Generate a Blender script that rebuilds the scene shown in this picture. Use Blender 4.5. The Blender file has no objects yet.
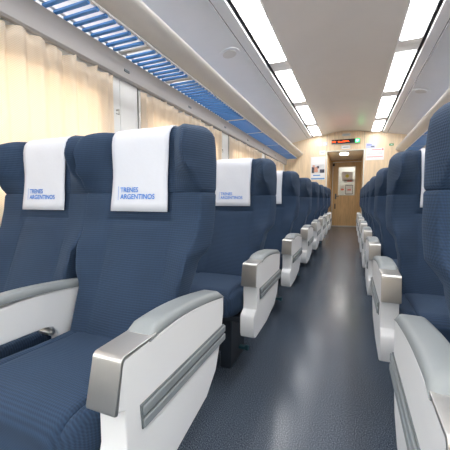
import bpy, bmesh, math, random
from mathutils import Vector, Matrix
random.seed(7)
C = bpy.context.scene.collection
X0 = -0.024          # centre line of the coach
PITCH = 0.92         # distance from one row to the next
ROWS = 8
Y_END = 8.15         # end wall
Y_BACK = -5.0        # wall behind the camera
PI = math.pi

# ------------------------------------------------------------------ materials
def lin(c):
    return tuple(((v/255)/12.92 if v/255 <= .04045 else ((v/255+.055)/1.055)**2.4) for v in c) + (1.0,)

def new_mat(name):
    m = bpy.data.materials.new(name); m.use_nodes = True
    nt = m.node_tree; b = nt.nodes['Principled BSDF']
    return m, nt, b

def simple(name, rgb, rough=.5, metal=0., noise=0., nscale=20., bump=0., coat=0., spec=None):
    m, nt, b = new_mat(name)
    b.inputs['Base Color'].default_value = lin(rgb)
    b.inputs['Roughness'].default_value = rough
    b.inputs['Metallic'].default_value = metal
    if coat: b.inputs['Coat Weight'].default_value = coat; b.inputs['Coat Roughness'].default_value = .12
    if spec is not None: b.inputs['Specular IOR Level'].default_value = spec
    if noise or bump:
        tc = nt.nodes.new('ShaderNodeTexCoord'); n = nt.nodes.new('ShaderNodeTexNoise')
        n.inputs['Scale'].default_value = nscale; n.inputs['Detail'].default_value = 4
        nt.links.new(tc.outputs['Object'], n.inputs['Vector'])
        if noise:
            r = nt.nodes.new('ShaderNodeValToRGB'); c = lin(rgb)
            r.color_ramp.elements[0].position = .3; r.color_ramp.elements[1].position = .7
            r.color_ramp.elements[0].color = tuple(v*(1-noise) for v in c[:3])+(1,)
            r.color_ramp.elements[1].color = tuple(min(1, v*(1+noise)) for v in c[:3])+(1,)
            nt.links.new(n.outputs['Fac'], r.inputs['Fac']); nt.links.new(r.outputs['Color'], b.inputs['Base Color'])
        if bump:
            bp = nt.nodes.new('ShaderNodeBump'); bp.inputs['Strength'].default_value = bump; bp.inputs['Distance'].default_value = .002
            nt.links.new(n.outputs['Fac'], bp.inputs['Height']); nt.links.new(bp.outputs['Normal'], b.inputs['Normal'])
    return m

def fabric(name, rgb, axis, dark=.74, freq=2*PI/.0075):
    """ribbed moquette: fine rows of little dashes across the given axis"""
    m, nt, b = new_mat(name)
    tc = nt.nodes.new('ShaderNodeTexCoord'); sep = nt.nodes.new('ShaderNodeSeparateXYZ')
    nt.links.new(tc.outputs['Object'], sep.inputs[0])
    def mul(a, k):
        n = nt.nodes.new('ShaderNodeMath'); n.operation = 'MULTIPLY'; nt.links.new(a, n.inputs[0]); n.inputs[1].default_value = k; return n.outputs[0]
    def sine(a):
        n = nt.nodes.new('ShaderNodeMath'); n.operation = 'SINE'; nt.links.new(a, n.inputs[0]); return n.outputs[0]
    def add(a, c):
        n = nt.nodes.new('ShaderNodeMath'); n.operation = 'ADD'; nt.links.new(a, n.inputs[0])
        if isinstance(c, float): n.inputs[1].default_value = c
        else: nt.links.new(c, n.inputs[1])
        return n.outputs[0]
    rows = sine(mul(sep.outputs[axis], freq))
    if axis == 'Z': other = add(sep.outputs['X'], sep.outputs['Y'])
    else: other = add(sep.outputs['X'], sep.outputs['Z'])
    dots = sine(mul(other, freq*1.25))
    h = add(mul(rows, .6), mul(dots, .4))
    nz = nt.nodes.new('ShaderNodeTexNoise'); nz.inputs['Scale'].default_value = 9; nz.inputs['Detail'].default_value = 3
    nt.links.new(tc.outputs['Object'], nz.inputs['Vector'])
    h2 = add(mul(h, .5), .5)
    r = nt.nodes.new('ShaderNodeValToRGB'); c = lin(rgb)
    r.color_ramp.elements[0].position = 0.05; r.color_ramp.elements[1].position = .95
    r.color_ramp.elements[0].color = tuple(v*dark for v in c[:3])+(1,)
    r.color_ramp.elements[1].color = tuple(v*(2-dark) for v in c[:3])+(1,)
    nt.links.new(h2, r.inputs['Fac'])
    mx = nt.nodes.new('ShaderNodeMix'); mx.data_type = 'RGBA'; mx.blend_type = 'MULTIPLY'; mx.inputs['Factor'].default_value = .25
    nt.links.new(r.outputs['Color'], mx.inputs[6]); nt.links.new(nz.outputs['Fac'], mx.inputs[7])
    nt.links.new(mx.outputs[2], b.inputs['Base Color'])
    b.inputs['Roughness'].default_value = .88
    b.inputs['Sheen Weight'].default_value = .12; b.inputs['Sheen Roughness'].default_value = .45
    b.inputs['Sheen Tint'].default_value = lin((150, 180, 210))
    bp = nt.nodes.new('ShaderNodeBump'); bp.inputs['Strength'].default_value = .35; bp.inputs['Distance'].default_value = .0015
    nt.links.new(h, bp.inputs['Height']); nt.links.new(bp.outputs['Normal'], b.inputs['Normal'])
    return m

NAVY = (37, 60, 88)
M = {}
M['back'] = fabric('navy_fabric_back', NAVY, 'Z')
M['seat'] = fabric('navy_fabric_seat', NAVY, 'Y')
M['cover'] = simple('white_cover_cloth', (212, 217, 227), .85, bump=.3, nscale=60)
M['print'] = simple('blue_print', (48, 126, 214), .7)
M['grey_pad'] = simple('grey_soft_plastic', (140, 147, 150), .42, bump=.08, nscale=400)
M['shell'] = simple('white_moulded_plastic', (234, 237, 240), .38, bump=.04, nscale=300)
M['strip'] = simple('grey_rubber_strip', (108, 116, 120), .45)
M['dark'] = simple('dark_seat_frame', (34, 44, 56), .5, noise=.1, nscale=30)
M['ridge'] = simple('light_grey_rubber', (136, 144, 148), .4)
M['slot'] = simple('black_rubber', (24, 26, 28), .6)
M['alu'] = simple('aluminium', (190, 190, 188), .35, metal=.9)
M['rack'] = simple('rack_grey_paint', (206, 205, 204), .34, noise=.02, nscale=5)
M['valance'] = simple('valance_grey_paint', (176, 173, 172), .4)
M['ceil'] = simple('ceiling_panel', (236, 235, 236), .24, noise=.015, nscale=3)
M['side_ceil'] = simple('side_ceiling_panel', (230, 232, 236), .35, noise=.015, nscale=4)
M['white'] = simple('white_paint', (242, 243, 244), .45)
M['wall'] = simple('wall_laminate', (238, 240, 240), .4, noise=.02, nscale=6)
M['blue'] = simple('blue_rack_slat', (78, 142, 214), .35)
M['blackline'] = simple('dark_joint', (60, 62, 66), .6)
M['white_trim'] = simple('door_trim_white', (225, 228, 226), .35)
M['paper'] = simple('paper_white', (238, 240, 243), .6)
M['paper_grey'] = simple('paper_greyish', (196, 203, 212), .6)
M['red_ink'] = simple('red_ink', (222, 120, 120), .6)
M['grey_ink'] = simple('grey_ink', (176, 190, 190), .6)
M['lilac'] = simple('lilac_paper', (188, 196, 226), .6)
M['lilac_ink'] = simple('lilac_ink', (140, 150, 200), .6)
M['photo_dark'] = simple('photo_dark_ink', (70, 74, 88), .5, noise=.35, nscale=30)
M['photo_skin'] = simple('photo_skin_ink', (214, 160, 140), .5, noise=.2, nscale=40)
M['photo_light'] = simple('photo_light_ink', (214, 218, 222), .5, noise=.1, nscale=20)
M['blue_ink'] = simple('blue_ink', (104, 162, 220), .5)
M['green_ink'] = simple('green_sign', (40, 150, 92), .5)
M['yellow_ink'] = simple('yellow_sticker', (226, 214, 70), .5)
M['red_sticker'] = simple('red_sticker', (225, 120, 100), .5)
M['black'] = simple('black_housing', (26, 26, 28), .4)
M['teal'] = simple('teal_pedal', (40, 92, 104), .45)

def brushed():
    m, nt, b = new_mat('brushed_steel')
    b.inputs['Metallic'].default_value = 1.; b.inputs['Base Color'].default_value = lin((206, 205, 202))
    tc = nt.nodes.new('ShaderNodeTexCoord'); mp = nt.nodes.new('ShaderNodeMapping'); mp.inputs['Scale'].default_value = (400, 6, 6)
    n = nt.nodes.new('ShaderNodeTexNoise'); n.inputs['Scale'].default_value = 1; n.inputs['Detail'].default_value = 3
    nt.links.new(tc.outputs['Object'], mp.inputs[0]); nt.links.new(mp.outputs[0], n.inputs['Vector'])
    mr = nt.nodes.new('ShaderNodeMapRange'); mr.inputs[3].default_value = .30; mr.inputs[4].default_value = .50
    nt.links.new(n.outputs['Fac'], mr.inputs[0]); nt.links.new(mr.outputs[0], b.inputs['Roughness'])
    bp = nt.nodes.new('ShaderNodeBump'); bp.inputs['Strength'].default_value = .08; bp.inputs['Distance'].default_value = .001
    nt.links.new(n.outputs['Fac'], bp.inputs['Height']); nt.links.new(bp.outputs['Normal'], b.inputs['Normal'])
    return m
M['steel'] = brushed()

def floor_mat():
    m, nt, b = new_mat('speckled_blue_grey_vinyl')
    tc = nt.nodes.new('ShaderNodeTexCoord')
    n = nt.nodes.new('ShaderNodeTexNoise'); n.inputs['Scale'].default_value = 250; n.inputs['Detail'].default_value = 2
    nt.links.new(tc.outputs['Object'], n.inputs['Vector'])
    r = nt.nodes.new('ShaderNodeValToRGB')
    e = r.color_ramp.elements; e[0].position = .34; e[1].position = .70
    e[0].color = lin((34, 44, 60)); e[1].color = lin((114, 128, 142))
    k = r.color_ramp.elements.new(.52); k.color = lin((72, 82, 96))
    nt.links.new(n.outputs['Fac'], r.inputs['Fac'])
    n2 = nt.nodes.new('ShaderNodeTexNoise'); n2.inputs['Scale'].default_value = 2.5; n2.inputs['Detail'].default_value = 3
    nt.links.new(tc.outputs['Object'], n2.inputs['Vector'])
    mr = nt.nodes.new('ShaderNodeMapRange'); mr.inputs[3].default_value = .19; mr.inputs[4].default_value = .27
    nt.links.new(n2.outputs['Fac'], mr.inputs[0]); nt.links.new(mr.outputs[0], b.inputs['Roughness'])
    nt.links.new(r.outputs['Color'], b.inputs['Base Color'])
    bp = nt.nodes.new('ShaderNodeBump'); bp.inputs['Strength'].default_value = .12; bp.inputs['Distance'].default_value = .001
    nt.links.new(n.outputs['Fac'], bp.inputs['Height']); nt.links.new(bp.outputs['Normal'], b.inputs['Normal'])
    return m
M['floor'] = floor_mat()

def wood(name, rgb, amt=.10, rough=.42, sc=(9, 9, .7)):
    m, nt, b = new_mat(name)
    tc = nt.nodes.new('ShaderNodeTexCoord'); mp = nt.nodes.new('ShaderNodeMapping'); mp.inputs['Scale'].default_value = sc
    n = nt.nodes.new('ShaderNodeTexNoise'); n.inputs['Scale'].default_value = 3; n.inputs['Detail'].default_value = 6; n.inputs['Distortion'].default_value = 1.2
    nt.links.new(tc.outputs['Object'], mp.inputs[0]); nt.links.new(mp.outputs[0], n.inputs['Vector'])
    r = nt.nodes.new('ShaderNodeValToRGB'); c = lin(rgb)
    r.color_ramp.elements[0].position = .3; r.color_ramp.elements[1].position = .7
    r.color_ramp.elements[0].color = tuple(v*(1-amt*1.4) for v in c[:3])+(1,)
    r.color_ramp.elements[1].color = tuple(min(1, v*(1+amt)) for v in c[:3])+(1,)
    nt.links.new(n.outputs['Fac'], r.inputs['Fac']); nt.links.new(r.outputs['Color'], b.inputs['Base Color'])
    b.inputs['Roughness'].default_value = rough
    return m
M['maple'] = wood('pale_maple_laminate', (236, 214, 182))
M['oak'] = wood('oak_door_laminate', (210, 180, 134), .12)

def emit(name, rgb, s):
    m = bpy.data.materials.new(name); m.use_nodes = True; nt = m.node_tree
    nt.nodes.remove(nt.nodes['Principled BSDF'])
    e = nt.nodes.new('ShaderNodeEmission'); e.inputs[0].default_value = lin(rgb); e.inputs[1].default_value = s
    nt.links.new(e.outputs[0], nt.nodes['Material Output'].inputs[0])
    return m
M['lamp'] = emit('lamp_diffuser_light', (254, 252, 251), 11.5)
M['smalllamp'] = emit('vestibule_lamp_light', (255, 250, 240), 26.0)
M['led_red'] = emit('red_led', (255, 70, 20), 7.0)
M['led_green'] = emit('green_led', (60, 235, 120), 4.0)
M['led_white'] = emit('white_led', (220, 255, 230), 3.0)

def curtain_mat():
    m = bpy.data.materials.new('cream_curtain_cloth'); m.use_nodes = True; nt = m.node_tree
    b = nt.nodes['Principled BSDF']; out = nt.nodes['Material Output']
    tc = nt.nodes.new('ShaderNodeTexCoord'); sep = nt.nodes.new('ShaderNodeSeparateXYZ'); nt.links.new(tc.outputs['Object'], sep.inputs[0])
    def sn(sock, k):
        a = nt.nodes.new('ShaderNodeMath'); a.operation = 'MULTIPLY'; nt.links.new(sock, a.inputs[0]); a.inputs[1].default_value = k
        s = nt.nodes.new('ShaderNodeMath'); s.operation = 'SINE'; nt.links.new(a.outputs[0], s.inputs[0]); return s.outputs[0]
    mu = nt.nodes.new('ShaderNodeMath'); mu.operation = 'MULTIPLY'
    nt.links.new(sn(sep.outputs['Y'], 2*PI/.012), mu.inputs[0]); nt.links.new(sn(sep.outputs['Z'], 2*PI/.012), mu.inputs[1])
    mr = nt.nodes.new('ShaderNodeMapRange'); mr.inputs[1].default_value = -1; nt.links.new(mu.outputs[0], mr.inputs[0])
    mix = nt.nodes.new('ShaderNodeMix'); mix.data_type = 'RGBA'
    mix.inputs[6].default_value = lin((242, 225, 202)); mix.inputs[7].default_value = lin((252, 242, 226))
    nt.links.new(mr.outputs[0], mix.inputs[0])
    nt.links.new(mix.outputs[2], b.inputs['Base Color']); b.inputs['Roughness'].default_value = .9
    t = nt.nodes.new('ShaderNodeBsdfTranslucent'); nt.links.new(mix.outputs[2], t.inputs['Color'])
    ms = nt.nodes.new('ShaderNodeMixShader'); ms.inputs[0].default_value = .30
    nt.links.new(b.outputs[0], ms.inputs[1]); nt.links.new(t.outputs[0], ms.inputs[2]); nt.links.new(ms.outputs[0], out.inputs[0])
    return m
M['curtain'] = curtain_mat()

def glass_mat():
    m = bpy.data.materials.new('window_glass'); m.use_nodes = True; nt = m.node_tree
    nt.nodes.remove(nt.nodes['Principled BSDF']); out = nt.nodes['Material Output']
    t = nt.nodes.new('ShaderNodeBsdfTransparent'); t.inputs[0].default_value = (.92, .95, .95, 1)
    g = nt.nodes.new('ShaderNodeBsdfGlossy'); g.inputs['Roughness'].default_value = .05
    lw = nt.nodes.new('ShaderNodeLayerWeight'); lw.inputs[0].default_value = .2
    fr = nt.nodes.new('ShaderNodeMath'); fr.operation = 'MULTIPLY'; fr.inputs[1].default_value = .5; nt.links.new(lw.outputs['Facing'], fr.inputs[0])
    ms = nt.nodes.new('ShaderNodeMixShader')
    nt.links.new(fr.outputs[0], ms.inputs[0]); nt.links.new(t.outputs[0], ms.inputs[1]); nt.links.new(g.outputs[0], ms.inputs[2])
    nt.links.new(ms.outputs[0], out.inputs[0]); return m
M['glass'] = glass_mat()

# ------------------------------------------------------------------ helpers
def link_mesh(name, bm, m, parent=None, loc=None, smooth=None, bevel=0, segs=2):
    bmesh.ops.recalc_face_normals(bm, faces=bm.faces)
    me = bpy.data.meshes.new(name); bm.to_mesh(me); bm.free()
    me.materials.append(m)
    o = bpy.data.objects.new(name, me); C.objects.link(o)
    if parent: o.parent = parent
    if loc: o.location = loc
    if smooth is not None:
        me.polygons.foreach_set('use_smooth', [True]*len(me.polygons))
        me.set_sharp_from_angle(angle=math.radians(smooth))
    if bevel:
        md = o.modifiers.new('bevel', 'BEVEL'); md.width = bevel; md.segments = segs; md.limit_method = 'ANGLE'; md.angle_limit = math.radians(40)
        me.polygons.foreach_set('use_smooth', [True]*len(me.polygons))
        me.set_sharp_from_angle(angle=math.radians(35))
    return o

def bx(bm, x0, x1, y0, y1, z0, z1):
    v = [bm.verts.new((x, y, z)) for z in (z0, z1) for y in (y0, y1) for x in (x0, x1)]
    for f in ((0, 1, 3, 2), (4, 5, 7, 6), (0, 1, 5, 4), (2, 3, 7, 6), (0, 2, 6, 4), (1, 3, 7, 5)):
        bm.faces.new([v[i] for i in f])
    return bm

def box(name, m, x0, x1, y0, y1, z0, z1, parent=None, bevel=0, smooth=None):
    return link_mesh(name, bx(bmesh.new(), x0, x1, y0, y1, z0, z1), m, parent, bevel=bevel, smooth=smooth)

def prism(bm, poly, a0, a1, axis='X'):
    """extrude a closed 2-D outline along an axis; outline is (y,z) for X, (x,z) for Y"""
    def P(p, a): return (a, p[0], p[1]) if axis == 'X' else (p[0], a, p[1])
    A = [bm.verts.new(P(p, a0)) for p in poly]; B = [bm.verts.new(P(p, a1)) for p in poly]
    bm.faces.new(A); bm.faces.new(B[::-1])
    for i in range(len(poly)):
        j = (i+1) % len(poly); bm.faces.new((A[i], A[j], B[j], B[i]))
    return bm

def thick(line, t):
    """2-D polyline to closed outline of thickness t (offset to the left of travel)"""
    out = []
    for i, p in enumerate(line):
        a = Vector(line[max(i-1, 0)]); b = Vector(line[min(i+1, len(line)-1)])
        d = (b-a).normalized(); out.append((p[0]-d.y*t, p[1]+d.x*t))
    return list(line)+out[::-1]

def cyl(bm, c, r, h, axis='Z', n=24, r2=None):
    rot = {'Z': Matrix(), 'X': Matrix.Rotation(PI/2, 4, 'Y'), 'Y': Matrix.Rotation(-PI/2, 4, 'X')}[axis]
    bmesh.ops.create_cone(bm, cap_ends=True, segments=n, radius1=r, radius2=r if r2 is None else r2, depth=h, matrix=Matrix.Translation(c) @ rot)
    return bm

def tag(o, label, cat, group=None, kind=None):
    o['label'] = label; o['category'] = cat
    if group: o['group'] = group
    if kind: o['kind'] = kind
    return o

def empty(name, loc):
    o = bpy.data.objects.new(name, None); C.objects.link(o); o.location = loc; o.empty_display_size = .1
    return o

def struct(o):
    o['kind'] = 'structure'; return o

def copy_tree(o, parent=None):
    c = o.copy(); C.objects.link(c)
    if parent: c.parent = parent
    for ch in list(kids[o.name]) if o.name in kids else []:
        copy_tree(ch, c)
    return c
kids = {}
def index_children():
    kids.clear()
    for o in bpy.data.objects:
        if o.parent: kids.setdefault(o.parent.name, []).append(o)

def smooth01(x):
    x = max(0., min(1., x)); return x*x*(3-2*x)
def interp(tab, z):
    if z <= tab[0][0]: return tab[0][1]
    for (a, b), (c, d) in zip(tab, tab[1:]):
        if z <= c:
            return b+(d-b)*smooth01((z-a)/(c-a))
    return tab[-1][1]

# ------------------------------------------------------------------ the setting
SIDES = (-1, 1)
def SX(s, u): return X0+s*u
XC = -.060           # centre line of the ceiling fittings and the doorway
def CX(s, u): return XC+s*u

fl = struct(box('floor', M['floor'], X0-1.62, X0+1.62, Y_BACK, Y_END, -.05, 0))
box_vf = struct(box('floor_vestibule', M['floor'], X0-.6, X0+.6, Y_END, 10.6, -.05, 0))

# centre ceiling panel: a shallow arch
bm = bmesh.new()
arch = [(XC+u, 2.645-.075*(abs(u)/.575)**2) for u in [-.575+.575/6*i for i in range(13)]]
prism(bm, arch+[(p[0], p[1]+.02) for p in arch[::-1]], Y_BACK, Y_END, 'Y')
struct(link_mesh('ceiling', bm, M['ceil'], smooth=30))
for s in SIDES:
    sd = 'left' if s < 0 else 'right'
    # lamp channel, joint and side panel of the ceiling
    bm = bmesh.new()
    line = [(CX(s, .572), 2.572), (CX(s, .580), 2.558), (CX(s, .586), 2.556)]
    prism(bm, thick(line, .01*s), Y_BACK, Y_END, 'Y')
    a, b = sorted((CX(s, .572), CX(s, .81)))
    bx(bm, a, b, Y_BACK, Y_END, 2.60, 2.62)
    struct(link_mesh('ceiling_lamp_channel_'+sd, bm, M['white'], smooth=30))
    bm = bmesh.new()
    prism(bm, thick([(CX(s, .808), 2.62), (CX(s, .812), 2.585), (CX(s, .838), 2.585), (CX(s, .842), 2.55)], .004*s), Y_BACK, Y_END, 'Y')
    struct(link_mesh('ceiling_joint_'+sd, bm, M['blackline']))
    bm = bmesh.new()
    prism(bm, thick([(CX(s, .838), 2.552), (CX(s, .842), 2.535), (CX(s, .938), 2.515)], .012*s), Y_BACK, Y_END, 'Y')
    struct(link_mesh('trim_1' if s < 0 else 'trim_2', bm, M['side_ceil'], smooth=30))
    a, b = sorted((CX(s, .930), CX(s, .960)))
    struct(box('ceiling_slot_'+sd, M['blackline'], a, b, Y_BACK, Y_END, 2.533, 2.540))
    bm = bmesh.new()
    line = [(CX(s, .952), 2.512), (SX(s, 1.2), 2.470), (SX(s, 1.40), 2.43), (SX(s, 1.50), 2.38), (SX(s, 1.57), 2.28), (SX(s, 1.60), 2.12), (SX(s, 1.61), 1.95)]
    prism(bm, thick(line, .015*s), Y_BACK, Y_END, 'Y')
    struct(link_mesh('ceiling_side_'+sd, bm, M['side_ceil'], smooth=30))

# side walls with window openings
BAYS = [(-4.48+2.1*i, -2.73+2.1*i) for i in range(6)]      # curtain bays (Y from, to)
BAYS = [(a-.0, b+.0) for a, b in BAYS]
Z_SILL, Z_HEAD = .86, 1.70
WINN = 0
for s in SIDES:
    sd = 'left' if s < 0 else 'right'
    bm = bmesh.new()
    xa, xb = sorted((SX(s, 1.605), SX(s, 1.66)))
    bx(bm, xa, xb, Y_BACK, Y_END, 0, Z_SILL)
    bx(bm, xa, xb, Y_BACK, Y_END, Z_HEAD, 2.0)
    ys = [Y_BACK]
    for a, b in BAYS: ys += [a+.10, b-.10]
    ys.append(Y_END)
    for i in range(0, len(ys), 2): bx(bm, xa, xb, ys[i], ys[i+1], Z_SILL, Z_HEAD)
    struct(link_mesh('wall_'+sd, bm, M['wall']))
    for i, (a, b) in enumerate(BAYS):
        WINN += 1
        y0, y1 = a+.10, b-.10
        bm = bmesh.new()
        xi, xo = sorted((SX(s, 1.598), SX(s, 1.612)))
        bx(bm, xi, xo, y0-.03, y0+.02, Z_SILL-.03, Z_HEAD+.03); bx(bm, xi, xo, y1-.02, y1+.03, Z_SILL-.03, Z_HEAD+.03)
        bx(bm, xi, xo, y0+.02, y1-.02, Z_SILL-.03, Z_SILL+.02); bx(bm, xi, xo, y0+.02, y1-.02, Z_HEAD-.02, Z_HEAD+.03)
        w = struct(link_mesh('window_%d' % WINN, bm, M['alu']))
        xg, xh = sorted((SX(s, 1.63), SX(s, 1.636)))
        box('window_pane', M['glass'], xg, xh, y0, y1, Z_SILL, Z_HEAD, parent=w)
    # lower heater duct and ledge
    xd, xe = sorted((SX(s, 1.50), SX(s, 1.605)))
    struct(box('trim_3' if s < 0 else 'trim_4', M['alu'], xd, xe, Y_BACK, Y_END, 0, .16, bevel=.01))
    # wall pillars between the windows: two laminate panels and an edge strip
    for i, (a, b) in enumerate(BAYS[:-1]):
        n = BAYS[i+1][0]
        bm = bmesh.new()
        xi, xo = sorted((SX(s, 1.585), SX(s, 1.605)))
        bx(bm, xi, xo, b-.02, b+.085, .2, 1.90); bx(bm, xi, xo, b+.092, n-.045, .2, 1.90)
        p = struct(link_mesh('wall_pillar_'+sd, bm, M['wall'], bevel=.004))
        xi, xo = sorted((SX(s, 1.575), SX(s, 1.605)))
        box('pillar_edge', M['alu'], xi, xo, n-.040, n-.012, .2, 1.90, parent=p, bevel=.003)
        # small metal curtain hook
        bm = bmesh.new()
        cyl(bm, (SX(s, 1.575), b+.045, 1.60), .008, .03, 'X', 12)
        cyl(bm, (SX(s, 1.560), b+.045, 1.585), .004, .045, 'Z', 10)
        cyl(bm, (SX(s, 1.560), b+.030, 1.565), .004, .035, 'Y', 10)
        link_mesh('curtain_hook', bm, M['alu'], p, smooth=40)

# end wall with opening, vestibule and its door
OX0, OX1, OZ = -.497, .372, 2.14
bm = bmesh.new()
bx(bm, X0-1.62, OX0-.025, Y_END, Y_END+.05, 0, 2.75); bx(bm, OX1+.025, X0+1.62, Y_END, Y_END+.05, 0, 2.75)
bx(bm, OX0-.025, OX1+.025, Y_END, Y_END+.05, OZ+.02, 2.75)
we = struct(link_mesh('wall_back', bm, M['maple']))
bm = bmesh.new()
for x in (OX0-.02, OX1+.012): bx(bm, x-.003, x+.003, Y_END-.0015, Y_END, OZ+.03, 2.62)
link_mesh('panel_joint', bm, M['strip'], we)
bm = bmesh.new()
bx(bm, OX0-.025, OX0, Y_END-.012, Y_END+.06, 0, OZ+.02); bx(bm, OX1, OX1+.025, Y_END-.012, Y_END+.06, 0, OZ+.02); bx(bm, OX0, OX1, Y_END-.012, Y_END+.06, OZ, OZ+.02)
struct(link_mesh('door_1', bm, M['white_trim'], bevel=.003))
bm = bmesh.new()
bx(bm, OX0-.07, OX0-.02, Y_END+.06, 10.36, 0, OZ+.04); bx(bm, OX1+.02, OX1+.07+.12, Y_END+.06, 10.36, 0, OZ+.04)
struct(link_mesh('wall_vestibule', bm, M['oak']))
struct(box('ceiling_vestibule', M['white'], OX0-.07, OX1+.19, Y_END+.05, 10.36, OZ+.02, OZ+.05))
bm = bmesh.new()
bx(bm, -1.0, -.47, 10.36, 10.41, 0, 2.5); bx(bm, .415, 1.0, 10.36, 10.41, 0, 2.5); bx(bm, -.47, .415, 10.36, 10.41, 2.10, 2.5)
struct(link_mesh('wall_vestibule_end', bm, M['oak']))
# the far door: frame, leaf with a glazed opening, handle, lock
GX0, GX1, GZ0, GZ1 = -.276, .20, 1.04, 1.93
bm = bmesh.new()
bx(bm, -.455, GX0, 10.35, 10.39, .01, 2.09); bx(bm, GX1, .395, 10.35, 10.39, .01, 2.09)
bx(bm, GX0, GX1, 10.35, 10.39, .01, GZ0); bx(bm, GX0, GX1, 10.35, 10.39, GZ1, 2.09)
dr = struct(link_mesh('door_2', bm, M['oak']))
box('door_threshold', M['alu'], -.47, .46, 10.32, 10.36, 0, .03, parent=dr)
bm = bmesh.new()
for a, b, c, d in ((-.475, -.458, 0, 2.11), (.398, .415, 0, 2.11), (-.475, .415, 2.095, 2.112)): bx(bm, a, b, 10.338, 10.36, c, d)
link_mesh('door_frame', bm, M['white_trim'], dr)
bm = bmesh.new()
w = .018
for a, b, c, d in ((GX0-w, GX0, GZ0-w, GZ1+w), (GX1, GX1+w, GZ0-w, GZ1+w), (GX0, GX1, GZ0-w, GZ0), (GX0, GX1, GZ1, GZ1+w)): bx(bm, a, b, 10.343, 10.352, c, d)
link_mesh('window_gasket', bm, M['alu'], dr)
box('door_pane', M['glass'], GX0, GX1, 10.368, 10.373, GZ0, GZ1, parent=dr)
bm = bmesh.new()
bx(bm, -.385, -.335, 10.338, 10.35, .90, 1.08); cyl(bm, (-.36, 10.325, 1.0), .012, .05, 'Y', 14); bx(bm, -.37, -.26, 10.295, 10.31, .985, 1.010)
link_mesh('door_handle', bm, M['strip'], dr, bevel=.003)
bm = bmesh.new(); bx(bm, -.39, -.355, 10.335, 10.35, .58, .75); cyl(bm, (-.372, 10.333, .70), .010, .012, 'Y', 14)
link_mesh('door_lock', bm, M['dark'], dr, bevel=.003)
# next vestibule seen through the door pane: a lit white wall
struct(box('wall_far', M['white'], -.9, .9, 11.4, 11.45, 0, 2.4))
struct(box('floor_far', M['floor'], -.9, .9, 10.41, 11.4, -.05, 0))
struct(box('ceiling_far', M['white'], -.9, .9, 10.41, 11.45, 2.4, 2.45))
bm = bmesh.new(); bx(bm, -.95, -.9, 10.41, 11.45, 0, 2.4); bx(bm, .9, .95, 10.41, 11.45, 0, 2.4)
struct(link_mesh('wall_far_side', bm, M['white']))
r = empty('vestibule_lamp', (.1, 10.9, 2.40)); tag(r, 'added unseen lamp lighting the far vestibule beyond the glazed door', 'lamp')  # added lamp, out of view, to light the room behind the door pane
box('housing', M['white_trim'], -.2, .2, -.12, .12, -.02, 0, parent=r, bevel=.004)
box('diffuser', M['smalllamp'], -.18, .18, -.10, .10, -.026, -.0202, parent=r)
# wall behind the camera
struct(box('wall_front', M['maple'], X0-1.62, X0+1.62, Y_BACK-.05, Y_BACK, 0, 2.75))

def flat_thing(name, label, cat, x0, x1, z0, z1, m, y=Y_END, t=.004, group=None):
    r = empty(name, ((x0+x1)/2, y, z0))
    w = (x1-x0)/2
    tag(r, label, cat, group)
    box('sheet', m, -w, w, -t, 0, 0, z1-z0, parent=r)
    return r
def ink(parent, name, m, x0, x1, z0, z1, t=.004, d=.0012):
    return box(name, m, x0, x1, -t-d, -t, z0, z1, parent=parent)

# paper stickers on the glazed door
r = flat_thing('sticker', 'white sticker with a yellow disc on the far door glass', 'sticker', -.19, .14, 1.50, 1.78, M['paper'], 10.366, .003)
bm = bmesh.new(); cyl(bm, (0, -.004, .15), .055, .002, 'Y', 24); link_mesh('disc', bm, M['yellow_ink'], r)
r = flat_thing('door_notice', 'white notice with reddish print on the left of the far door glass', 'notice', -.215, -.10, 1.16, 1.35, M['paper'], 10.366, .003)
ink(r, 'print', M['red_sticker'], -.045, .045, .03, .08, .003)
r = flat_thing('framed_notice', 'dark framed notice low on the far door glass', 'notice', -.07, .16, 1.06, 1.36, M['photo_dark'], 10.366, .003)
ink(r, 'paper', M['paper'], -.10, .10, .02, .28, .003); ink(r, 'print', M['red_sticker'], -.05, .06, .12, .16, .0045)
r = flat_thing('door_notice', 'pale strip notice above the framed notice on the door glass', 'notice', -.12, .18, 1.44, 1.54, M['paper_grey'], 10.366, .003)
ink(r, 'print', M['red_sticker'], -.05, .10, .03, .06, .003)

# ceiling lamp in the vestibule and small black box beside it
r = empty('vestibule_lamp', (-.10, 8.72, OZ+.02)); tag(r, 'small square ceiling lamp in the vestibule above the far door', 'lamp')
box('housing', M['white_trim'], -.125, .125, -.17, .17, -.02, 0, parent=r, bevel=.004)
box('diffuser', M['smalllamp'], -.105, .105, -.15, .15, -.026, -.0202, parent=r)
r = empty('wall_sensor', (-.44, 10.36, 1.98)); tag(r, 'small dark sensor box at the upper left of the far door', 'sensor')
box('housing', M['black'], -.03, .03, -.05, 0, 0, .08, parent=r, bevel=.004)
box('bracket', M['strip'], -.02, .02, -.01, 0, .08, .10, parent=r)

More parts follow.
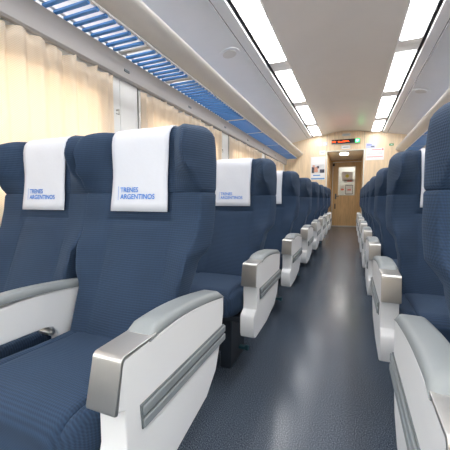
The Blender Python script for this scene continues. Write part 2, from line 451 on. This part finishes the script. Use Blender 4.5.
# passenger display above the opening
r = empty('display_panel', (-.056, Y_END, 2.325)); tag(r, 'black LED display above the vestibule opening with red lettering and a green symbol', 'display')
box('housing', M['black'], -.34, .34, -.045, 0, 0, .105, parent=r, bevel=.004)
box('housing_edge', M['alu'], -.345, .345, -.047, 0, -.012, -.0005, parent=r)
bm = bmesh.new()
random.seed(4)
def ledrow(bm, xa, xb):
    x = xa
    while x < xb:
        k = random.random(); h = .020 if k < .6 else .012
        bx(bm, x, x+.007, -.048, -.0455, .038, .038+h)
        if k > .4: bx(bm, x, x+.018, -.048, -.0455, .036, .041)
        if k < .5: bx(bm, x, x+.018, -.048, -.0455, .058, .063)
        x += .022
ledrow(bm, -.32, -.24); link_mesh('red_letters', bm, M['led_red'], r)
bm = bmesh.new(); ledrow(bm, -.18, .07); link_mesh('red_letters', bm, M['led_red'], r)
box('green_symbol', M['led_green'], .225, .325, -.048, -.0455, .012, .092, parent=r)
bm = bmesh.new(); bx(bm, .245, .29, -.050, -.0485, .045, .065); bx(bm, .262, .278, -.050, -.0485, .03, .082); bx(bm, .285, .31, -.050, -.0485, .06, .07)
link_mesh('symbol_figure', bm, M['led_white'], r)

# signs and papers on the end wall
r = flat_thing('wall_sign', 'small pale sign right above the LED display', 'sign', -.145, .05, 2.515, 2.575, M['paper_grey'])
ink(r, 'print', M['grey_ink'], -.07, .07, .02, .04)
r = flat_thing('wall_sign', 'small white sign between the LED display and the opening', 'sign', -.16, .055, 2.19, 2.28, M['paper'])
ink(r, 'border', M['lilac_ink'], -.10, -.094, .008, .082); ink(r, 'border', M['lilac_ink'], .094, .10, .008, .082); ink(r, 'print', M['grey_ink'], -.07, .07, .03, .055)
r = flat_thing('wall_sign', 'small pale sign left of the LED display, left one of two', 'sign', -.745, -.64, 2.30, 2.39, M['paper_grey']); ink(r, 'print', M['paper'], -.035, .035, .03, .06)
r = flat_thing('wall_sign', 'small pale sign left of the LED display, right one of two', 'sign', -.62, -.505, 2.30, 2.40, M['paper_grey']); ink(r, 'print', M['paper'], -.035, .035, .03, .06)
r = flat_thing('wall_sign', 'small white sign just above the advertising poster', 'sign', -.70, -.55, 2.075, 2.18, M['paper']); ink(r, 'print', M['paper_grey'], -.05, .05, .03, .07)
r = flat_thing('poster', 'white advertising poster with a photograph and blue lines left of the opening', 'poster', -.915, -.541, 1.42, 2.025, M['paper'])
ink(r, 'photograph', M['photo_light'], -.165, .165, .17, .40)
bm = bmesh.new(); bx(bm, -.16, -.09, -.0064, -.0052, .18, .34); bx(bm, .05, .165, -.0064, -.0052, .18, .27); bx(bm, -.03, .03, -.0064, -.0052, .30, .36)
link_mesh('photograph_shadows', bm, M['photo_dark'], r)
bm = bmesh.new(); cyl(bm, (-.05, -.0058, .29), .05, .0012, 'Y', 20); cyl(bm, (-.11, -.0070, .36), .03, .0012, 'Y', 20); bx(bm, -.10, .0, -.0074, -.0064, .20, .26)
link_mesh('photograph_figures', bm, M['photo_skin'], r)
ink(r, 'heading', M['blue_ink'], -.12, .06, .10, .13); ink(r, 'footer', M['blue_ink'], -.175, .175, .01, .045)
r = flat_thing('notice_board', 'lilac notice right of the opening above the red lined notice', 'notice', .42, .645, 2.175, 2.30, M['lilac'])
ink(r, 'print', M['lilac_ink'], -.09, .02, .06, .10); ink(r, 'print', M['photo_dark'], .0, .08, .02, .05)
r = flat_thing('notice_board', 'large white notice with faint red and grey lines right of the opening', 'notice', .42, .835, 1.875, 2.165, M['paper'])
ink(r, 'heading', M['red_ink'], -.08, .14, .245, .262); ink(r, 'emblem', M['red_ink'], .15, .19, .235, .275)
for k in range(3): ink(r, 'print', M['grey_ink'], -.17, .17, .14+.03*k, .148+.03*k)
ink(r, 'rule', M['red_ink'], -.18, .18, .075, .088)
r = flat_thing('exit_sign', 'small green sign on the end wall beside the right luggage rack', 'sign', .94, 1.035, 2.205, 2.255, M['green_ink'])
ink(r, 'arrow', M['paper'], -.02, .025, .018, .032)

# ------------------------------------------------------------------ ceiling lights
GAP = [.21+1.65*i for i in range(-3, 6)]
def round_rect(w, h, r, n=5):
    pts = []
    for cx, cy, a in ((w-r, h-r, 0), (-w+r, h-r, 90), (-w+r, -h+r, 180), (w-r, -h+r, 270)):
        for i in range(n+1):
            t = math.radians(a+90*i/n); pts.append((cx+r*math.cos(t), cy+r*math.sin(t)))
    return pts
def light(y0, y1, name_loc_x):
    r = empty('ceiling_light', (name_loc_x, (y0+y1)/2, 2.60))
    h = (y1-y0)/2
    bm = bmesh.new(); pts = round_rect(.098, h-.155, .022)
    A = [bm.verts.new((p[0], p[1], -.048)) for p in pts]; B = [bm.verts.new((p[0], p[1], -.030)) for p in pts]
    bm.faces.new(A); bm.faces.new(B[::-1])
    for i in range(len(pts)): j = (i+1) % len(pts); bm.faces.new((A[i], A[j], B[j], B[i]))
    link_mesh('diffuser', bm, M['lamp'], r)
    bm = bmesh.new()
    bx(bm, -.113, .113, -h, -h+.148, -.040, -.001); bx(bm, -.113, .113, h-.148, h, -.040, -.001)
    bx(bm, -.113, -.101, -h+.148, h-.148, -.040, -.001); bx(bm, .101, .113, -h+.148, h-.148, -.040, -.001)
    bx(bm, -.101, .101, -h+.148, h-.148, -.028, -.001)
    link_mesh('frame', bm, M['white'], r)
    return r
ORD = ['first', 'second', 'third', 'fourth', 'fifth', 'sixth', 'seventh', 'eighth']
for s in SIDES:
    sd = 'left' if s < 0 else 'right'
    for i in range(8):
        y0, y1 = GAP[i], GAP[i+1]
        if y1 > Y_END: y1 = Y_END-.01
        r = light(y0+.002, y1-.002, CX(s, .695))
        k = i-4
        vis = {4: 'nearest and largest', 5: 'second nearest', 6: 'third nearest', 7: 'farthest'}
        lab = ('glowing white ceiling light in the %s strip, %s' % (sd, vis[i])) if i in vis else 'glowing white ceiling light in the %s strip overhead, behind the nearest seat row' % sd
        tag(r, lab, 'ceiling light', 'ceiling lights of the %s strip' % sd if i in vis else 'ceiling lights behind the view, %s strip' % sd)
# round loudspeaker grilles
for s, ys in ((-1, (2.79, )), (1, (4.95, ))):
    for y in ys:
        u = 1.135 if s < 0 else 1.04
        z = 2.511-(abs(SX(s, u)-XC)-.952)*.19
        r = empty('ceiling_speaker', (SX(s, u), y, z)); tag(r, 'round white loudspeaker grille in the %s side ceiling panel' % ('left' if s < 0 else 'right'), 'loudspeaker', 'round ceiling loudspeakers')
        r.rotation_euler = (0, s*math.atan(.182), 0)
        bm = bmesh.new(); cyl(bm, (0, 0, -.004), .115, .008, 'Z', 40, r2=.118); link_mesh('rim', bm, M['side_ceil'], r, smooth=40)
        bm = bmesh.new(); cyl(bm, (0, 0, -.010), .075, .005, 'Z', 36); link_mesh('grille', bm, M['rack'], r, smooth=40)

# ------------------------------------------------------------------ luggage racks
def rack(s):
    sd = 'left' if s < 0 else 'right'
    r = empty('luggage_rack', (SX(s, 1.35), 0, 2.0))
    tag(r, 'long grey luggage rack with blue slats along the %s wall' % sd, 'luggage rack', None)
    L = lambda u: s*(u-1.35)
    D = lambda z: z-2.0
    y0, y1 = Y_BACK, Y_END-.002
    bm = bmesh.new()
    line = [(1.121, 2.135), (1.108, 2.138), (1.100, 2.128), (1.104, 2.112), (1.135, 2.080), (1.185, 2.050), (1.235, 2.032), (1.262, 2.030)]
    prism(bm, thick([(L(u), D(z)) for u, z in line], .010*s), y0, y1, 'Y')
    link_mesh('front_rail', bm, M['rack'], r, smooth=40)
    # valance below the rack on the wall side
    bm = bmesh.new()
    line = [(1.512, 1.995), (1.522, 1.985), (1.536, 1.950), (1.540, 1.860), (1.552, 1.848), (1.575, 1.846)]
    prism(bm, thick([(L(u), D(z)) for u, z in line], .008*s), y0, y1, 'Y')
    link_mesh('valance', bm, M['valance'], r, smooth=40)
    bars = [-4.17, -2.70, -2.07, -.60, .03, 1.50, 2.13, 3.67, 4.58, 5.84, 7.10]
    for n, ya in enumerate(bars):
        # broad flat cross bar, then a panel of narrow slats up to the next one
        a, b = sorted((L(1.255), L(1.52)))
        box('cross_bar', M['rack'], a, b, ya-.020, ya+.020, D(2.004), D(2.016), parent=r, bevel=.002)
        yn = bars[n+1] if n+1 < len(bars) else y1
        cnt = round((yn-ya)/.07); st = (yn-ya)/cnt
        bm = bmesh.new(); a, b = sorted((L(1.255), L(1.518)))
        for k in range(1, cnt):
            yy = ya+k*st
            prism(bm, [(yy-.012, D(2.000)), (yy+.009, D(1.996)), (yy+.013, D(2.011)), (yy-.008, D(2.015))], a, b, 'X')
        link_mesh('slat_panel', bm, M['blue'], r)
    for y in (.56, 1.59, 2.62, 3.65, 4.68, 5.71, 6.74, 7.77):
        a, b = sorted((L(1.534), L(1.539)))
        c = box('valance_clip', M['strip'], a-.002, b+.002, y-.03, y+.03, D(1.905), D(1.925), parent=r, bevel=.002)
    # support brackets to the wall
    for y in (-3.5, -1.4, .7, 2.8, 4.9, 7.0):
        bm = bmesh.new(); prism(bm, [(L(1.50), D(2.04)), (L(1.60), D(2.04)), (L(1.60), D(2.10))], y-.006, y+.006, 'Y')
        link_mesh('bracket', bm, M['rack'], r)
    bm = bmesh.new()
    a, b = sorted((L(1.50), L(1.525))); bx(bm, a, b, y0, y1, D(2.02), D(2.035))
    a, b = sorted((L(1.25), L(1.275))); bx(bm, a, b, y0, y1, D(2.018), D(2.03))
    link_mesh('slat_rail', bm, M['white'], r)
    return r
for s in SIDES: rack(s)

# ------------------------------------------------------------------ curtains
def curtain(s, y0, y1, seed):
    rnd = random.Random(seed)
    ph = [rnd.uniform(0, 6.28) for _ in range(5)]
    ny, nz = 150, 16
    ztop, zbot = 1.842, .74
    L = y1-y0
    nh = max(2, int(L/.16))
    bm = bmesh.new(); g = []
    for j in range(nz+1):
        v = j/nz; row = []
        for i in range(ny+1):
            y = i/ny*L
            amp = .019*(1-.35*v)
            w = y+.012*math.sin(9*y+ph[3])
            x = amp*math.sin(2*PI*w/.105+ph[0])+.006*math.sin(2*PI*w/.047+ph[1])*(1-v)**2+.006*math.sin(2*PI*y/.31+ph[2])
            sag = (.020+.012*math.sin(2*PI*y/.7+ph[4]))*abs(math.sin(PI*y/L*nh))**.8
            zt = ztop-sag
            z = zt+(zbot-zt)*(v if v > .0 else 0)
            if j <= 1: x += .010*math.sin(2*PI*y/.055+ph[2])*(1-j)
            row.append(bm.verts.new((x, y, z)))
        g.append(row)
    for j in range(nz):
        for i in range(ny): bm.faces.new((g[j][i], g[j][i+1], g[j+1][i+1], g[j+1][i]))
    o = link_mesh('curtain', bm, M['curtain'], None, smooth=60)
    o.location = (SX(s, 1.562), y0, 0)
    md = o.modifiers.new('thickness', 'SOLIDIFY'); md.thickness = .002
    return o
for s in SIDES:
    sd = 'left' if s < 0 else 'right'
    for i, (a, b) in enumerate(BAYS):
        if i < 2: continue
        o = curtain(s, a-.01, b-.015, i*7+s)
        k = i-2
        pos = ['nearest to the viewer', 'second from the viewer', 'third from the viewer', 'farthest, next to the end wall'][k]
        tag(o, 'cream pleated curtain over the %s window %s' % (sd, pos), 'curtain', 'cream curtains on the %s wall' % sd)

# ------------------------------------------------------------------ seats
YC = [(.40, .285), (.45, .302), (.55, .342), (.65, .380), (.75, .415), (.85, .443), (.92, .453), (1.0, .459), (1.16, .466)]
def yc(z):
    if z <= YC[0][0]: return YC[0][1]
    for (a, b), (c, d) in zip(YC, YC[1:]):
        if z <= c: return b+(d-b)*(z-a)/(c-a)
    return YC[-1][1]
RIDGE_T = [(.40, .198), (.60, .205), (.70, .225), (.76, .238), (.82, .247), (.93, .246), (.98, .236), (1.04, .220), (1.16, .214)]
RIDGE_P = [(.40, .0), (.58, .006), (.66, .032), (.72, .038), (.80, .012), (.93, .012), (.965, .040), (1.01, .082), (1.07, .098), (1.12, .082), (1.16, .055)]
HW = [(.40, .204), (.60, .212), (.69, .224), (.715, .236), (.745, .264), (.82, .268), (.93, .266), (1.02, .266), (1.09, .262), (1.16, .252)]
def front(t, z, head):
    a = abs(t); w = interp(RIDGE_P, z); tr = interp(RIDGE_T, z)
    y = yc(z)
    q = max(0, min(1, (a-.132)/(tr-.132))); y -= w*(.35*smooth01(q)+.65*q)
    if not head:
        y -= .010*math.cos(min(1, a/.125)*PI/2)*smooth01((.83-z)/.02)          # padded centre panel below its crease
        y += .005*math.exp(-((a-.128)/.006)**2)                                # seam between centre and bolsters
        y += .008*math.exp(-((z-.832)/.006)**2)*(1 if a < .128 else math.exp(-((a-.128)/.01)**2))
    else:
        y += .006*math.exp(-((a-.132)/.008)**2)
    return y
def loft(bm, rings, cap=True):
    R = [[bm.verts.new(p) for p in r] for r in rings]
    n = len(R[0])
    for a, b in zip(R, R[1:]):
        for i in range(n):
            j = (i+1) % n; bm.faces.new((a[i], a[j], b[j], b[i]))
    if cap: bm.faces.new(R[0][::-1]); bm.faces.new(R[-1])
TQ = [0, .2, .4, .52, .56, .60, .66, .74, .82, .90, .96, 1]
def back_ring(z, head, inset=0.):
    hw = interp(HW, z)-inset; tr = interp(RIDGE_T, z)-inset
    half = [(q*tr, front(q*tr, z, head)+inset*.6) for q in TQ]
    yr = half[-1][1]; yb = yc(z)+.060-inset*.3
    half[-1] = (half[-1][0], yr+.004)
    for q in (.12, .3, .5, .7, .88, 1):
        half.append((tr+(hw-tr)*q**.85+.003*math.sin(PI*q), yr+.006+(yb-yr-.006)*q))
    for q in (.985, .94, .85, .65, .35):
        half.append((q*hw, yc(z)+.066+.052*(1-q**4)-inset*.45))
    pts = [(-t, y, z) for t, y in half[::-1][:-1]]+[(t, y, z) for t, y in half]
    pts.append((0, yc(z)+.118-inset*.45, z))
    return pts
def make_backrest(cx, parent):
    bm = bmesh.new(); rings = []
    for z, ins in [(.405, .03), (.41, .012), (.425, 0)]+[(.45+.02*i, 0) for i in range(19)]+[(.822, 0), (.828, 0), (.832, 0), (.836, 0), (.842, 0)]+[(.86+.0195*i, 0) for i in range(4)]+[(.924, .002), (.929, .007)]:
        rings.append(back_ring(z, False, inset=ins))
    loft(bm, rings)
    b = link_mesh('backrest', bm, M['back'], parent, loc=(cx, 0, 0), smooth=70)
    bm = bmesh.new(); rings = []
    for z, ins in [(.925, .007), (.931, .002), (.938, 0)]+[(.95+.015*i, 0) for i in range(10)]:
        rings.append(back_ring(z, True, inset=ins))
    zt = 1.100
    for q in (.25, .5, .7, .85, .94, .985, 1.0):
        z = zt+.054*q; rings.append(back_ring(z, True, inset=.048*(1-math.sqrt(max(0, 1-q*q)))))
    loft(bm, rings)
    h = link_mesh('headrest', bm, M['back'], b, smooth=70)
    # dark recess on both flanks where the bolster meets the reclining shell
    # white antimacassar
    path = []
    z = .862
    while z < 1.105: path.append((yc(z)-.009, z)); z += .03
    y_ = yc(1.112); path.append((y_-.008, 1.112))
    cyy = y_+.045
    for k in range(1, 9):
        a = PI*k/9; path.append((cyy-.053*math.cos(a), 1.112+.049*math.sin(a)))
    yb = cyy+.053
    for z in (1.10, 1.05, 1.0, .96): path.append((max(yb, yc(z)+.128), z))
    bm = bmesh.new(); W = .119; nx = 14; g = []
    for (py, pz) in path:
        row = []
        for i in range(nx+1):
            t = -W+2*W*i/nx
            wav = .0015*math.sin(t*55+pz*30)+.0012*math.sin(pz*45+t*20)
            ww = t*(1-.0+.02*math.sin(pz*24))
            row.append(bm.verts.new((ww, py-wav*.5-.0005, pz)))
        g.append(row)
    for a, c in zip(g, g[1:]):
        for i in range(nx): bm.faces.new((a[i], a[i+1], c[i+1], c[i]))
    cv = link_mesh('headrest_cover', bm, M['cover'], parent, loc=(cx, 0, 0), smooth=60)
    md = cv.modifiers.new('thickness', 'SOLIDIFY'); md.thickness = .003; md.offset = 0
    cv['label'] = 'white cloth headrest cover printed with blue lettering'
    tx = bpy.data.objects.new('printed_lettering', LETTER_MESH); C.objects.link(tx); tx.parent = cv
    return b

def lettering():
    """the two printed lines and the thin bar at their left, laid on the slope of the cover"""
    bm = bmesh.new()
    for body, z, h in (('TRENES', .9300, .0172), ('ARGENTINOS', .9060, .0172)):
        cu = bpy.data.curves.new('t', 'FONT'); cu.body = body; cu.size = h/.7; cu.offset = .0004; cu.space_character = 1.0
        o = bpy.data.objects.new('t', cu); C.objects.link(o)
        bpy.context.view_layer.update()
        me = bpy.data.meshes.new_from_object(o.evaluated_get(bpy.context.evaluated_depsgraph_get()))
        w0 = max(v.co.x for v in me.vertices)-min(v.co.x for v in me.vertices)
        want = {'TRENES': .078, 'ARGENTINOS': .148}[body]
        k = want/w0; mx = min(v.co.x for v in me.vertices)
        for v in me.vertices:
            X = -.079+(v.co.x-mx)*k; Z = z+v.co.y
            v.co = (X, yc(Z)-.009-.0042, Z)
        bm.from_mesh(me)
        bpy.data.objects.remove(o); bpy.data.curves.remove(cu); bpy.data.meshes.remove(me)
    vs = [bm.verts.new((x, yc(z)-.009-.0042, z)) for x, z in ((-.0885, .902), (-.0868, .902), (-.0868, .951), (-.0885, .951))]
    bm.faces.new(vs)
    me = bpy.data.meshes.new('printed_lettering'); bm.to_mesh(me); bm.free(); me.materials.append(M['print'])
    return me
LETTER_MESH = lettering()

def make_cushion(cx, parent, hw=.213):
    bm = bmesh.new()
    # outline in (y,z): front rounded, top gently dished, back hidden under the backrest
    prof = []
    for k in range(9):
        a = -PI/2-PI/2*k/8; prof.append((-.01+.045*math.cos(a)-.0, .372+.045*math.sin(a)))
    for k in range(1, 9):
        a = PI-PI/2*k/8; prof.append((.005+.06*math.cos(a), .405+.055*math.sin(a)))
    for y, z in ((.06, .461), (.12, .459), (.18, .456), (.24, .452), (.30, .450), (.36, .446), (.37, .43), (.37, .34), (.35, .327), (.2, .327)): prof.append((y, z))
    cyy, czz = .16, .39
    rings = []
    st = [-1, -.985, -.95, -.90, -.84, -.80, -.78, -.76, -.7, -.5, -.25, 0]
    st = st+[-q for q in st[:-1][::-1]]
    for q in st:
        e = abs(q); ins = 0
        if e > .90: ins = .022*((e-.90)/.10)**2.2
        gro = .006*math.exp(-((e-.78)/.018)**2)
        crown = .008*math.cos(min(1, e)*PI/2) if e < .78 else 0
        ring = []
        for y, z in prof:
            d = Vector((y-cyy, z-czz)); n = d.normalized()
            yy = y-n.x*(ins); zz = z-n.y*ins
            if z > .40 and y < .36: zz += crown-gro
            elif y < .0: yy += gro*.8-crown*.5
            cr = max(0, (e-.62)/.38)**2.4
            if y < .16: yy += .060*cr*(.16-y)/.22
            if z < .38: zz += .030*cr
            ring.append((q*hw, yy, zz))
        rings.append(ring)
    loft(bm, rings)
    return link_mesh('seat_cushion', bm, M['seat'], parent, loc=(cx, 0, 0), smooth=60)

def pad_profile(y0, y1, zf, zr, rise, th, n=14):
    """long arm pad seen from the side: arched top, slightly arched underside"""
    top, bot = [], []
    for i in range(n+1):
        q = i/n; y = y0+(y1-y0)*q
        zb = zf+(zr-zf)*q+rise*.75*math.sin(PI*q**.8)
        e = min(q, 1-q)
        t = th*math.sqrt(min(1, max(0.03, e/.07)))
        bot.append((y, zb)); top.append((y, zb+t))
    return bot, top
def make_pad(name, x0, x1, parent, y0=.094, y1=.512, zf=.592, zr=.566, rise=.022, th=.024):
    bot, top = pad_profile(y0, y1, zf, zr, rise, th)
    bm = bmesh.new(); rings = []
    n = 10; w = (x1-x0)/2; cx = (x0+x1)/2
    prof = []
    for (by, bz), (ty, tz) in zip(bot, top):
        ring = []
        for k in range(n+1):
            q = -1+2*k/n; e = abs(q)
            drop = (tz-bz)*.65*max(0, (e-.6)/.4)**2.5
            ring.append((cx+q*w*1.0, ty, tz-drop))
        ring.append((cx+w*.92, by, bz)); ring.append((cx-w*.92, by, bz))
        rings.append(ring)
    loft(bm, rings)
    return link_mesh(name, bm, M['grey_pad'], parent, smooth=55)

def arm_under(y):   # top edge of the white panel below the pad
    q = (y-.112)/.4; q = max(0, min(1, q))
    return .592+(.566-.592)*q+.022*.75*math.sin(PI*q**.8)

def make_aisle_arm(s, parent, u0, u1, full=True):
    """u0 = aisle face, u1 = seat face (local, measured outward)"""
    L = lambda u: s*(u-.80)
    a = empty('armrest', (0, 0, 0)); a.parent = parent
    a0, a1 = sorted((L(u0+.002), L(u1-.002)))
    bm = bmesh.new()
    outline = [(.004, .592), (-.015, .498), (.012, .486), (.012, .40), (.006, .378), (-.028, .362), (-.036, .350), (-.036, .272), (-.026, .252), (.0, .244),
               (.20, .250), (.38, .285), (.45, .335), (.490, .42), (.515, .505), (.518, .566)]
    outline += [(y, arm_under(y)-.001) for y in (.50, .46, .40, .34, .28, .22, .16, .125)]
    prism(bm, outline, a0, a1)
    link_mesh('side_panel', bm, M['shell'], a, bevel=.003, segs=2)
    # raised rim line along the top edge of the panel
    bm = bmesh.new()
    e0, e1 = sorted((L(u0+.0015), L(u0+.006)))
    rim = [(y, arm_under(y)-.010) for y in (.135, .18, .24, .30, .36, .42, .48, .512)]
    prism(bm, thick(rim, .008), e0, e1)
    link_mesh('panel_rim', bm, M['shell'], a, bevel=.0015)
    # brushed metal cap, folded over the front corner
    c0, c1 = sorted((L(u0), L(u1)))
    cap = []
    for k in range(7):
        t = PI/2*k/6; cap.append((.013-.013*math.sin(t)*1.0, .587+.013*math.cos(t)))
    bm = bmesh.new()
    body = [(.13, .606), (.10, .602)]+cap+[(-.021, .500), (-.020, .494), (-.012, .492), (-.010, .497), (.006, .580), (.012, .592), (.06, .594), (.125, .5965)]
    prism(bm, body, c0, c1)
    m = link_mesh('metal_cap', bm, M['steel'], a, bevel=.0015, segs=2); m['label'] = 'brushed steel cap on the front of the armrest'
    # dark shadow joint round the cap
    p = make_pad('arm_pad', c0-.002, c1+.002, a); p['label'] = 'soft grey pad on top of the armrest'
    # ribbed grey strip on the aisle side: backing and three ridges
    if full:
        s0, s1 = sorted((L(u0+.005), L(u0-.0015)))
        bm = bmesh.new(); prism(bm, [(.055, .470), (.060, .412), (.512, .412), (.519, .462), (.514, .470)], s0, s1)
        st = link_mesh('ribbed_strip', bm, M['strip'], a, bevel=.0015)
        st['label'] = 'grey ribbed bumper strip on the white armrest side'
        bm = bmesh.new()
        for z in (.416, .445):
            r0, r1 = sorted((L(u0-.0005), L(u0-.007)))
            prism(bm, [(.060, z), (.515, z), (.516, z+.021), (.059, z+.021)], r0, r1)
        # ridges belong to the strip surface
        rd = link_mesh('strip_ridges', bm, M['ridge'], a, bevel=.003)
    return a

def make_middle_arm(s, parent):
    L = lambda u: s*(u-.80)
    a = empty('armrest', (0, 0, 0)); a.parent = parent
    a0, a1 = sorted((L(.780), L(.814)))
    bm = bmesh.new()
    outline = [(-.0, .592), (.0, .488), (.235, .482), (.262, .474), (.275, .455), (.278, .40), (.45, .40), (.50, .50), (.512, .566)]
    outline += [(y, arm_under(y)-.001) for y in (.50, .46, .40, .34, .28, .22, .16, .125)]
    prism(bm, outline, a0, a1)
    link_mesh('side_panel', bm, M['shell'], a, bevel=.005, segs=3)
    c0, c1 = sorted((L(.772), L(.822)))
    make_pad('arm_pad', c0, c1, a, y0=-.005, y1=.512, zf=.594, zr=.566, rise=.026, th=.026)
    bm = bmesh.new(); cyl(bm, (L(.797), .25, .462), .011, .05, 'X', 16); cyl(bm, (L(.797), .25, .462), .006, .06, 'X', 12)
    link_mesh('pivot_bolt', bm, M['alu'], a, smooth=40)
    return a

AU = .555; WU = 1.034    # seat centres
def make_pair(s):
    root = empty('double_seat', (X0+s*.80, 0, 0))
    L = lambda u: s*(u-.80)
    for cu in (AU, WU):
        make_cushion(L(cu), root)
        make_backrest(L(cu+(.026 if s > 0 else 0)), root)
    make_aisle_arm(s, root, .261, .3335)
    make_middle_arm(s, root)
    w = make_aisle_arm(-s, root, .261, .3335, full=False)   # same arm, turned to the wall
    w.location = (L(1.80)-0.0, 0, 0)
    # under-frame
    bm = bmesh.new()
    a, b = sorted((L(.345), L(1.25)))
    bx(bm, a, b, .02, .07, .295, .326); bx(bm, a, b, .27, .33, .295, .326)
    for u in (.36, .76, 1.21):
        c, d = sorted((L(u), L(u+.03))); bx(bm, c, d, .07, .27, .297, .325)
    bx(bm, a+.01, b-.01, .36, .40, .30, .42)
    link_mesh('seat_frame', bm, M['dark'], root, bevel=.004)
    bm = bmesh.new()
    a, b = sorted((L(.43), L(.49)))
    prism(bm, [(.09, 0), (.33, 0), (.31, .294), (.11, .294)], a, b)
    link_mesh('pedestal', bm, M['dark'], root, bevel=.006)
    bm = bmesh.new()
    a, b = sorted((L(1.06), L(1.12)))
    prism(bm, [(.09, 0), (.33, 0), (.31, .294), (.11, .294)], a, b)
    link_mesh('pedestal', bm, M['dark'], root, bevel=.006)
    a, b = sorted((L(.49), L(1.06)))
    box('cross_beam', M['dark'], a, b, .16, .26, .05, .20, parent=root, bevel=.006)
    # foot pedal that releases the swivel
    bm = bmesh.new(); a, b = sorted((L(.385), L(.43))); bx(bm, a, b, .22, .25, .055, .07); cyl(bm, (L(.385), .235, .062), .016, .02, 'X', 16)
    link_mesh('foot_pedal', bm, M['teal'], root, bevel=.003)
    # seat shell behind the backrests
    return root

for s in SIDES:
    sd = 'left' if s < 0 else 'right'
    proto = make_pair(s)
    index_children()
    for k in range(ROWS):
        o = proto if k == 0 else copy_tree(proto)
        o.location = (X0+s*.80, k*PITCH, 0)
        if k == 0: pos = 'nearest row'
        elif k == ROWS-1: pos = 'last row by end wall'
        else: pos = '%s row from the viewer' % ORD[k]
        tag(o, 'navy double seat with white headrest covers %s of aisle, %s' % (sd, pos), 'train seat', 'double seats %s of the aisle' % sd)

# ------------------------------------------------------------------ camera and light
cam = bpy.data.cameras.new('camera'); co = bpy.data.objects.new('camera', cam); C.objects.link(co)
yaw, pit, rol = .3894, -.0844, -.001
cam.sensor_width = 36; cam.lens = 305.96/450*36; cam.clip_start = .02
co.location = (.1134, -.4441, .905)
f = Vector((-math.sin(yaw)*math.cos(pit), math.cos(yaw)*math.cos(pit), math.sin(pit)))
r = Vector((math.cos(yaw), math.sin(yaw), 0)); u = r.cross(f)
r2 = r*math.cos(rol)+u*math.sin(rol); u2 = -r*math.sin(rol)+u*math.cos(rol)
co.rotation_euler = Matrix((r2, u2, -f)).transposed().to_euler()
bpy.context.scene.camera = co

w = bpy.data.worlds.new('daylight'); bpy.context.scene.world = w; w.use_nodes = True
nt = w.node_tree; bg = nt.nodes['Background']
bg.inputs[0].default_value = lin((255, 246, 240)); bg.inputs[1].default_value = 4.8

sc = bpy.context.scene
sc.view_settings.view_transform = 'Standard'; sc.view_settings.look = 'None'
sc.view_settings.gamma = 1; sc.view_settings.use_curve_mapping = False
sc.view_settings.exposure = 0.56
